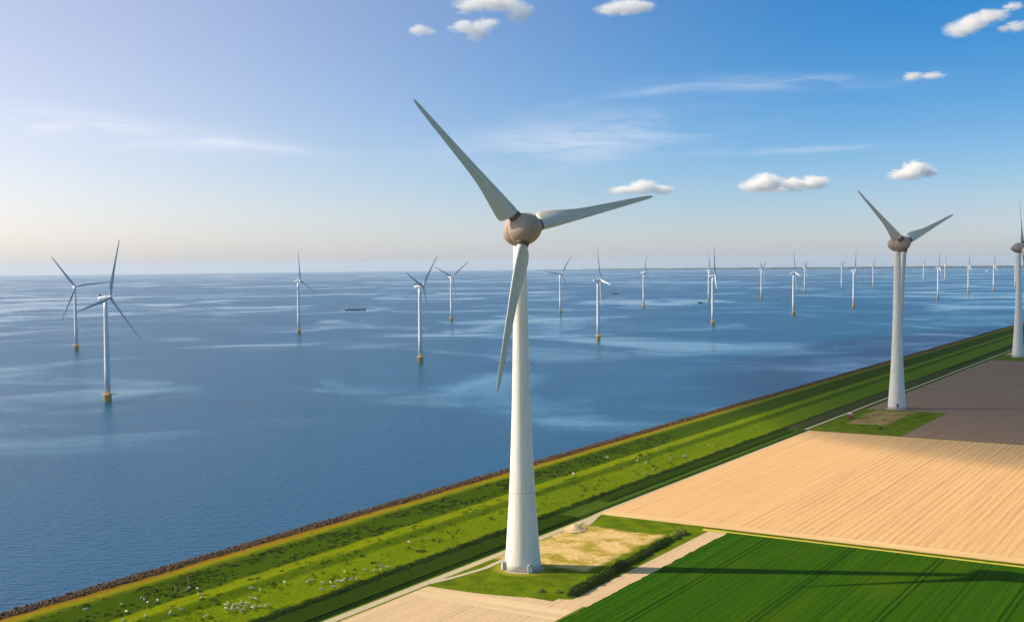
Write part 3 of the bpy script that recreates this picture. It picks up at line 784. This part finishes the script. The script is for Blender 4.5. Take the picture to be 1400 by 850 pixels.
SEA = [
 (-356.5, 1038.9, 73.8, 18.8, 'nearest offshore turbine, front left, with a bright yellow base and red-lit nacelle'),
 (-627.1, 1701.0, 30.5, -36.3, 'offshore turbine at the far left, behind the nearest one, one blade level'),
 (-370.5, 2055.4, 75.2, -4.7, 'lone offshore turbine between the far left pair and the long dark barge'),
 (-110.9, 1425.7, 69.0, 48.8, 'offshore turbine close left of the huge turbine, the larger of two there'),
 (-125.9, 2462.1, 41.5, -65.6, 'smaller offshore turbine directly left of the huge tower, blades in a Y'),
 (114.1, 2788.2, 41.0, -82.2, 'first small offshore turbine directly right of the huge turbine'),
 (130.8, 1799.3, 97.0, 24.0, 'taller offshore turbine right of the huge tower, one blade straight up'),
 (341.7, 3072.6, 61.5, 16.6, 'small offshore turbine just right of the distant cargo ship'),
 (591.7, 3560.1, 61.6, -6.9, 'thin white offshore turbine just behind and left of a taller twin'),
 (371.1, 2189.0, 76.8, 5.5, 'front turbine of the overlapping pair mid-lake, dark small rotor'),
 (780.2, 3703.1, 66.7, 60.7, 'faint small offshore turbine between the overlapping pair and a nearer one'),
 (610.5, 2568.1, 83.5, 23.9, 'offshore turbine with yellow base, halfway between the pair and the second large turbine'),
 (1102.6, 4459.3, 66.0, 60.0, 'tiny turbine close right of the one halfway to the second large turbine'),
 (1342.1, 4821.4, 64.0, 55.0, 'tiny turbine left beside the last yellow-based one before the second large tower'),
 (847.8, 2938.5, 65.4, 20.5, 'offshore turbine nearest on the left to the second large tower'),
 (1523.5, 4995.2, 62.0, 40.0, 'tiny turbine close left of the second large tower'),
 (2118.5, 6096.2, 60.0, 45.0, 'first tiny far-off turbine right of the second large tower'),
 (1293.3, 3594.5, 70.0, 20.0, 'larger white turbine of the far trio right of the second large tower'),
 (2343.1, 6411.3, 60.0, 10.0, 'faintest far-off turbine, just right of the larger one of the trio'),
 (1595.9, 4141.7, 71.8, 18.8, 'far white turbine midway between the second and third large towers'),
 (1779.7, 4376.0, 72.0, 12.0, 'far white turbine left of the third large tower, by two tiny sails'),
 (2064.9, 4859.9, 72.0, 20.0, 'far white turbine half hidden beside the third large tower'),
]
for args in SEA: sea_turbine(*args)

# ---------------------------------------------------------------- vessels
def ship(x, y, L, B, heading, label, mathull, cargo=True, small=False):
    z = WATER_Z - (x * x + y * y) / (2 * RE)
    root = empty('cargo_barge', (x, y, z), heading); tag(root, label, 'barge')
    bm = bmesh.new(); ring_ = []
    for t in (0, .02, .06, .85, .93, .98, 1.0):
        k = {0: .6, .02: .85, .06: 1, .85: 1, .93: .8, .98: .35, 1.0: .06}[t]
        sh = 2.2 + (1.3 if t > .9 else 0) + (.5 if t < .05 else 0)
        ring_.append([bm.verts.new((t * L - L / 2, -B / 2 * k * .85, -1)), bm.verts.new((t * L - L / 2, -B / 2 * k, sh)), bm.verts.new((t * L - L / 2, B / 2 * k, sh)), bm.verts.new((t * L - L / 2, B / 2 * k * .85, -1))])
    for a, b in zip(ring_, ring_[1:]):
        for i in range(3): bm.faces.new((a[i], a[i + 1], b[i + 1], b[i]))
    bm.faces.new(ring_[0]); bm.faces.new(ring_[-1][::-1]); link('hull', bm, mathull, root)
    bm = bmesh.new(); box(bm, (-L * .42, 0, 3.6), (L * .10, B * .7, 2.6)); o = link('cabin', bm, M_WHITE, root)
    bm = bmesh.new(); box(bm, (-L * .42 , 0, 5.9), (L * .06, B * .5, 2.0)); link('wheelhouse', bm, M_WHITE, root)
    bm = bmesh.new()
    for k in range(5): box(bm, (-L * .28 + k * L * .135, 0, 2.7), (L * .125, B * .72, 1.2))
    link('hatch_covers', bm, M_DARK, root)
    bm = bmesh.new(); rod(bm, (L * .44, 0, 3), (L * .44, 0, 9), .2, 6); rod(bm, (-L * .36, 0, 4), (-L * .36, 0, 11), .2, 6); link('mast', bm, M_DARK, root)
    return root
M_HULL = material('hull_mat', (.02, .025, .035), .5)
ship(-412.5, 3120.9, 54, 8.5, R(4), 'long low dark barge on open water left of the huge turbine', M_HULL)
ship(390.6, 4463.3, 36, 7, R(186), 'dark cargo ship with a raised stern right of the huge turbine', M_HULL)
ship(539.4, 3390.0, 15, 4.5, R(175), 'small dark workboat left of the overlapping turbine pair', M_HULL)
M_SAIL = material('sail_mat', (.82, .82, .80), .8)
def sailboat(x, y, L, heading, label):
    z = WATER_Z - (x * x + y * y) / (2 * RE)
    root = empty('sailboat', (x, y, z), heading); tag(root, label, 'sailboat')
    bm = bmesh.new(); rr = []
    for t, k in ((0, .7), (.3, 1), (.65, .85), (.9, .35), (1, .04)):
        rr.append([bm.verts.new((t * L - L / 2, -L * .14 * k, .9)), bm.verts.new((t * L - L / 2, 0, -.8)), bm.verts.new((t * L - L / 2, L * .14 * k, .9))])
    for a, b in zip(rr, rr[1:]):
        for i in range(3): bm.faces.new((a[i], a[(i + 1) % 3], b[(i + 1) % 3], b[i]))
    bm.faces.new(rr[0]); bm.faces.new(rr[-1][::-1]); link('hull', bm, M_SAIL, root)
    bm = bmesh.new(); rod(bm, (L * .05, 0, .5), (L * .05, 0, L * 1.35), L * .012, 6); link('mast', bm, M_METAL, root)
    for nm_, pts in (('mainsail', ((L * .03, 0, 1.8), (-L * .42, L * .06, 1.8), (L * .03, 0, L * 1.3))), ('jib', ((L * .08, 0, L * 1.15), (L * .47, 0, 1.2), (L * .09, L * .05, 1.6)))):
        bm = bmesh.new(); a = [bm.verts.new(p) for p in pts]; b = [bm.verts.new((p[0], p[1] + .08, p[2])) for p in pts]
        bm.faces.new(a); bm.faces.new(b[::-1])
        for i in range(3): bm.faces.new((a[i], b[i], b[(i + 1) % 3], a[(i + 1) % 3]))
        link(nm_, bm, M_SAIL, root)
sailboat(-812.4, 6672.9, 13, R(20), 'white sailboat on the open lake above the long dark barge')
sailboat(7397.8 * .62, 18458.8 * .62, 19, R(150), 'left one of two tiny white sails before the far shore')
sailboat(5682.3 * .98, 13693 * .98, 17, R(10), 'right one of two tiny white sails before the far shore')

# ---------------------------------------------------------------- van
def van():
    root = empty('van', W(508.9, 17.0, .2), ROTZ + R(10)); tag(root, 'small red and white van parked on the grass by the second turbine', 'van'); root.scale = (1.2, 1.2, 1.2)
    def prism(pr, w, name, mat, z0=0):
        bm = bmesh.new(); a = [bm.verts.new((x, -w / 2, z)) for x, z in pr]; b = [bm.verts.new((x, w / 2, z)) for x, z in pr]
        bm.faces.new(a[::-1]); bm.faces.new(b)
        for i in range(len(pr)): bm.faces.new((a[i], a[(i + 1) % len(pr)], b[(i + 1) % len(pr)], b[i]))
        bmesh.ops.bevel(bm, geom=bm.edges[:], offset=.06, segments=2, affect='EDGES')
        return link(name, bm, mat, root)
    prism([(-3.0, .5), (3.0, .5), (3.0, 1.15), (2.7, 1.5), (-3.0, 1.5)], 2.15, 'lower_body', M_RED)
    prism([(-3.0, 1.52), (2.65, 1.52), (1.9, 2.5), (1.5, 2.95), (-3.0, 3.0)], 2.1, 'upper_body', M_SAIL)
    bm = bmesh.new(); box(bm, (2.22, 0, 2.12), (.06, 1.75, .95), Matrix.Rotation(R(-37), 3, 'Y')); link('windscreen', bm, M_GLASS, root)
    for sy in (-1, 1):
        bm = bmesh.new(); box(bm, (1.35, sy * 1.06, 2.1), (.9, .05, .6)); link('side_window', bm, M_GLASS, root)
    bm = bmesh.new(); box(bm, (-3.02, 0, 1.9), (.05, 1.7, 1.9)); link('rear_door', bm, M_RED, root)
    for x in (-2, 2):
        for sy in (-1, 1):
            bm = bmesh.new(); rings(bm, [(-.14, .36), (-.12, .42), (.12, .42), (.14, .36)], 18, True, Matrix.Translation((x, sy * .98, .42)) @ Matrix.Rotation(R(90), 4, 'X')); wh = link('wheel', bm, M_TYRE, root)
            bm = bmesh.new(); rings(bm, [(-.16, .2), (.16, .2)], 12, True, Matrix.Translation((x, sy * .99, .42)) @ Matrix.Rotation(R(90), 4, 'X')); link('hubcap', bm, M_METAL, wh)
    for sy in (-.75, .75):
        bm = bmesh.new(); box(bm, (3.02, sy, 1.0), (.05, .3, .2)); link('headlight', bm, M_SAIL, root)
van()

# ---------------------------------------------------------------- posts and gate on the dike crest
def post(u, v, h, r, label):
    bm = bmesh.new(); rings(bm, [(-.4, r), (h * .97, r * .85), (h, r * .5)], 10)
    o = link('post', bm, M_WOOD); o.location = W(u, v, dike_z(u, v)); tag(o, label, 'post')
post(-106.4, 74.4, 5.2, .14, 'tall thin wooden pole standing on the dike near the wooden gate')
post(-111.5, 75.5, 2.3, .2, 'short stout wooden post left of the tall thin pole')
root = empty('gate', W(-109.0, 73.6, dike_z(-109, 73.6)), ROTZ + .15); tag(root, 'low ochre wooden gate beside the tall pole on the dike', 'gate')
for x in (-1.9, 1.9):
    bm = bmesh.new(); box(bm, (x, 0, .55), (.22, .22, 1.7)); link('gate_post', bm, M_WOOD, root)
bm = bmesh.new()
for zz in (.35, .7, 1.05): box(bm, (0, .02, zz), (3.56, .07, .14))
rod(bm, (-1.7, .08, .32), (1.7, .08, 1.08), .05, 6); link('rails', bm, M_WOOD, root)

# ---------------------------------------------------------------- sheep
def sheep_mesh(head_down):
    bm = bmesh.new(); lay = bm.verts.layers.skin.verify()
    P = [((0, 0, .62), .27), ((.42, 0, .64), .25), ((-.42, 0, .62), .26), ((-.60, 0, .60), .17), ((.60, 0, .70), .17)]
    hd = [((.78, 0, .62), .11), ((.93, 0, .38), .095), ((1.02, 0, .22), .06)] if head_down else [((.74, 0, .92), .12), ((.88, 0, .98), .10), ((1.05, 0, .90), .065)]
    vs = [bm.verts.new(p) for p, r in P + hd]
    for v, (p, r) in zip(vs, P + hd): v[lay].radius = (r, r)
    for a, b in ((0, 1), (0, 2), (2, 3), (1, 4), (4, 5), (5, 6), (6, 7)): bm.edges.new((vs[a], vs[b]))
    vs[0][lay].use_root = True
    for bx, par in ((.40, 1), (-.42, 2)):
        for sy in (-1, 1):
            pr = vs[par]
            for q, r in (((bx, sy * .15, .42), .10), ((bx - (.05 if bx < 0 else 0), sy * .16, .24), .05), ((bx, sy * .16, .02), .04)):
                v = bm.verts.new(q); v[lay].radius = (r, r); bm.edges.new((pr, v)); pr = v
    for sy in (-1, 1):
        e = bm.verts.new((vs[6].co.x - .10, sy * .17, vs[6].co.z + .08)); e[lay].radius = (.03, .03); bm.edges.new((vs[6], e))
    me = bpy.data.meshes.new('s'); bm.to_mesh(me); bm.free()
    t = bpy.data.objects.new('s', me); col.objects.link(t); t.modifiers.new('a', 'SKIN'); sd = t.modifiers.new('b', 'SUBSURF'); sd.levels = 1
    dg = bpy.context.evaluated_depsgraph_get(); out = bpy.data.meshes.new_from_object(t.evaluated_get(dg))
    bpy.data.objects.remove(t); out.name = 'sheep'
    for v in out.vertices:
        if v.co.z > .4 and v.co.x < .68: v.co += v.normal * .06 * mnoise.noise(v.co * 6)
    for p in out.polygons: p.use_smooth = True
    out.materials.clear(); out.materials.append(M_WOOL); return out
M_WOOL = material('wool_mat', rough=.95, spec=.05, build=lambda N, b: N.l.new(N.mix(N.noise(objc(N), 6, 4), (.70, .65, .52), (.50, .45, .34)), b.inputs['Base Color']))
ME_SH = [sheep_mesh(True), sheep_mesh(False)]
S_MAIN = [(-110.0, 52.1), (-108.6, 52.8), (-108.6, 50.7), (-109.9, 49.4), (-107.0, 51.2), (-107.6, 48.9), (-105.6, 49.9), (-106.1, 47.6), (-104.1, 51.1), (-104.2, 48.6), (-102.9, 49.6), (-103.0, 46.8), (-107.9, 47.0), (-101.4, 47.2), (-111.4, 50.8), (-99.8, 46.2), (-97.6, 45.5)]
S_CREST = [(-143.7, 63.7), (-136.8, 70.8), (-130.6, 80.6), (-122.2, 80.4), (-123.6, 77.4), (-125.4, 73.6), (-121.9, 72.6), (-138.5, 59.8), (-141.1, 86.2), (-105.2, 74.9), (-104.4, 72.0)]
S_SLOPE = [(-130.5, 57.1), (-125.7, 56.9), (-110.9, 64.5), (-112.4, 61.5), (-121.3, 50.3), (-93.5, 56.1), (-91.4, 54.3), (-98.8, 51.6), (-97.6, 50.2), (-79.5, 53.7)]
S_TOE = [(-71.4, 50.0), (-69.2, 50.4), (-66.3, 47.2), (-70.3, 44.1), (-63.2, 45.9), (-64.5, 43.3), (-60.2, 45.1), (-58.4, 43.9), (-56.6, 44.6), (-53.6, 43.6), (-51.2, 43.0), (-42.8, 45.8), (-39.5, 44.1), (-36.5, 43.2), (-33.6, 44.9), (-32.2, 43.2), (-51.6, 48.8)]
S_MID = [(-5.7, 52.7), (5.6, 51.3)]
S_FAR = [(159.6, 65.9), (161.4, 67.1), (158.2, 64.9), (218.1, 56.3), (220.8, 52.2), (260.2, 63.5), (221.4, 78.5), (247.8, 49.0), (261.4, 46.6), (266.5, 47.4), (216.3, 45.0), (204.3, 44.3), (309.4, 47.2), (306.3, 48.6), (223.8, 61.2), (218.3, 75.5)]
rnd = random.Random(77)
def flock(pts, label, group):
    for u, v in pts:
        k = rnd.random() < .3
        o = bpy.data.objects.new('sheep', ME_SH[1 if k else 0]); col.objects.link(o)
        dzv = (dike_z(u, v + .3) - dike_z(u, v - .3)) / .6
        q = Matrix.Rotation(ROTZ, 4, 'Z') @ Matrix.Rotation(math.atan(dzv), 4, 'X') @ Matrix.Rotation(rnd.uniform(0, 6.28), 4, 'Z') @ Matrix.Scale(rnd.uniform(.92, 1.12), 4)
        q.translation = W(u, v, dike_z(u, v) - .03); o.matrix_world = q
        tag(o, label, 'sheep', group)
flock(S_MAIN, 'white sheep in the dense flock on the lower left of the dike', 'flock packed together on the dike')
flock(S_CREST, 'white sheep grazing along the dike crest near the tall pole', 'sheep along the dike crest')
flock(S_SLOPE, 'white sheep standing loose on the slope around the dense flock', 'sheep loose on the slope')
flock(S_TOE, 'white sheep in the loose line at the foot of the dike, left of the tower', 'sheep at the foot of the dike')
flock(S_MID, 'one of two lone sheep on the slope just left of the big tower', 'two lone sheep left of the tower')
flock(S_FAR, 'tiny white sheep on the dike to the right of the big tower', 'sheep beyond the big tower')

# ---------------------------------------------------------------- far shore
def far_shore():
    pts = []
    import math as mm
    def P(az, d): return Vector((d * mm.sin(az), d * mm.cos(az)))
    bm = bmesh.new(); prev = None
    n = 520
    for i in range(n + 1):
        t = i / n; az = R(1.2) + t * R(44)
        d = 25500 - 6500 * min(1, t / .35) + 900 * mnoise.noise(Vector((t * 9, 0, 0)))
        h = (22 + 14 * mnoise.noise(Vector((t * 30, 1, 0))) + 7 * mnoise.noise(Vector((t * 130, 2, 0)))) * min(1, .15 + t * 7)
        cols_ = []
        for dd, hh in ((0, -2), (60, 3), (260, h * .8), (700, h + 4), (1500, h + 6 + 4 * mnoise.noise(Vector((t * 60, 5, 0)))), (2600, 6)):
            p = P(az, d + dd); cols_.append(bm.verts.new((p.x, p.y, WATER_Z + hh - p.length_squared / (2 * RE))))
        if prev:
            for j in range(5): bm.faces.new((prev[j], prev[j + 1], cols_[j + 1], cols_[j]))
        prev = cols_
    o = link('far_shore', bm, material('far_wood', (.016, .030, .030), 1, 0, 0)); o['kind'] = 'structure'
far_shore()

# ---------------------------------------------------------------- clouds
def m_cloud(dens, seed, scale):
    mt = bpy.data.materials.new('cloud_volume'); mt.use_nodes = True; N = NT(mt.node_tree); N.n.clear()
    tc = N.new('ShaderNodeTexCoord'); g = tc.outputs['Object']
    p = N.vmath('ADD', g, (seed * 7.1, seed * 3.3, seed))
    n1 = N.noise(p, scale, 9, .70, .9)
    r = N.vmath('LENGTH', g, out=1)
    q = N.math('SUBTRACT', 1.0, r)
    x = N.math('ADD', q, N.math('MULTIPLY', N.math('SUBTRACT', n1, .5), 2.5))
    d = N.step(x, .12, .75, 0, dens)
    v = N.new('ShaderNodeVolumePrincipled'); v.inputs['Color'].default_value = (1, .99, .975, 1); v.inputs['Anisotropy'].default_value = .0
    N.l.new(d, v.inputs['Density']); o = N.new('ShaderNodeOutputMaterial'); N.l.new(v.outputs[0], o.inputs['Volume'])
    return mt
def cloud(c, lobes, label, seed, dens=.020, thin=False):
    """lobes: (dx, dz, half width, half height) in metres about the centre"""
    root = empty('cloud', c); tag(root, label, 'cloud'); dens = dens * 230 / max(l[2] for l in lobes) if max(l[2] for l in lobes) > 230 else dens
    for i, (dx, dz, w, h) in enumerate(lobes):
        bm = bmesh.new(); bmesh.ops.create_icosphere(bm, subdivisions=3, radius=1)
        o = link('cloud_puff', bm, m_cloud(dens, seed + i * 1.7, 1.7), root)
        o.location = (dx, (i % 3 - 1) * w * .25, dz); o.scale = (w, w * .8, h)
CL = [
 ((-528, 7344, 1550), [(-20, 0, 95, 42), (45, -8, 50, 30)], 'small white puff at the left end of the top cloud group'),
 ((-219, 7358, 1555), [(-60, 20, 110, 55), (30, -10, 100, 85), (90, 45, 90, 50)], 'white ragged cloud below the top edge, left of centre'),
 ((-87, 6849, 1566), [(-130, 30, 130, 60), (40, 40, 150, 55), (150, -5, 100, 75), (-20, 40, 130, 50)], 'broad white cloud touching the top edge above the huge blade'),
 ((677, 7012, 1610), [(-90, -10, 120, 50), (30, 5, 140, 60), (120, 10, 90, 45)], 'white cloud touching the top edge right of centre'),
 ((2888, 7318, 1574), [(-140, -60, 130, 60), (-40, -10, 140, 60), (80, 40, 130, 50), (190, 80, 80, 35)], 'long white cloud rising to the right in the top right corner'),
 ((3077, 7254, 1520), [(0, 0, 90, 45), (-80, -10, 50, 28)], 'small white cloud at the right edge under the long one'),
 ((3392, 9823, 1624), [(-80, -5, 110, 50), (90, 5, 120, 38)], 'small wispy cloud alone below the top right corner'),
 ((1909, 17362, 1196), [(-250, -30, 300, 75), (30, 20, 260, 130), (300, -20, 260, 80)], 'flat pale cloud above the tip of the level huge blade'),
 ((3614, 17087, 1219), [(-140, -30, 250, 130), (70, 20, 300, 170)], 'left and taller one of two joined peach clouds over the lake'),
 ((4247, 17250, 1232), [(-150, -20, 300, 130), (150, 10, 300, 130), (-380, -70, 200, 70)], 'right and longer one of two joined peach clouds'),
 ((5264, 15594, 1283), [(-120, -60, 260, 90), (60, 10, 220, 160), (220, -20, 170, 90)], 'pale cloud peaked in the middle above the second large turbine'),
]
for i, (c, lb, lab) in enumerate(CL): cloud(c, lb, lab, 3 + i * 5.3)

# the cloud off to the left whose shadow lies over the second turbine and the fields behind it
def shade_cloud():
    g = W(1150, -200); c = g + SUN_DIR * (1500 / SUN_DIR.z)
    root = empty('cloud', c); tag(root, 'large thin cloud outside the picture to the left that shades the far fields', 'cloud')
    bm = bmesh.new(); bmesh.ops.create_icosphere(bm, subdivisions=4, radius=1)
    mt = bpy.data.materials.new('cloud_volume'); mt.use_nodes = True; N = NT(mt.node_tree); N.n.clear()
    v = N.new('ShaderNodeVolumePrincipled'); v.inputs['Color'].default_value = (1, .985, .96, 1); v.inputs['Density'].default_value = .010
    o_ = N.new('ShaderNodeOutputMaterial'); N.l.new(v.outputs[0], o_.inputs['Volume'])
    o = link('cloud_puff', bm, mt, root); o.rotation_euler = (0, 0, ROTZ); o.scale = (830, 500, 78)
shade_cloud()

# ---------------------------------------------------------------- haze
bm = bmesh.new(); box(bm, (0, 0, 0), (1, 1, 1))
mt = bpy.data.materials.new('haze_volume'); mt.use_nodes = True; N = NT(mt.node_tree); N.n.clear()
v = N.new('ShaderNodeVolumePrincipled'); v.inputs['Color'].default_value = (.74, .87, 1, 1); v.inputs['Density'].default_value = 2.4e-5; v.inputs['Anisotropy'].default_value = .2
o_ = N.new('ShaderNodeOutputMaterial'); N.l.new(v.outputs[0], o_.inputs['Volume'])
hz = link('haze', bm, mt); lo, hi = -258.0 - 260, 206.0
hz.matrix_world = FRAME @ Matrix.Translation((0, 0, (lo + hi) / 2)) @ Matrix.Diagonal((87200, 87200, hi - lo, 1))
tag(hz, 'thin pale haze over the lake and the far shore', 'haze', kind='stuff')
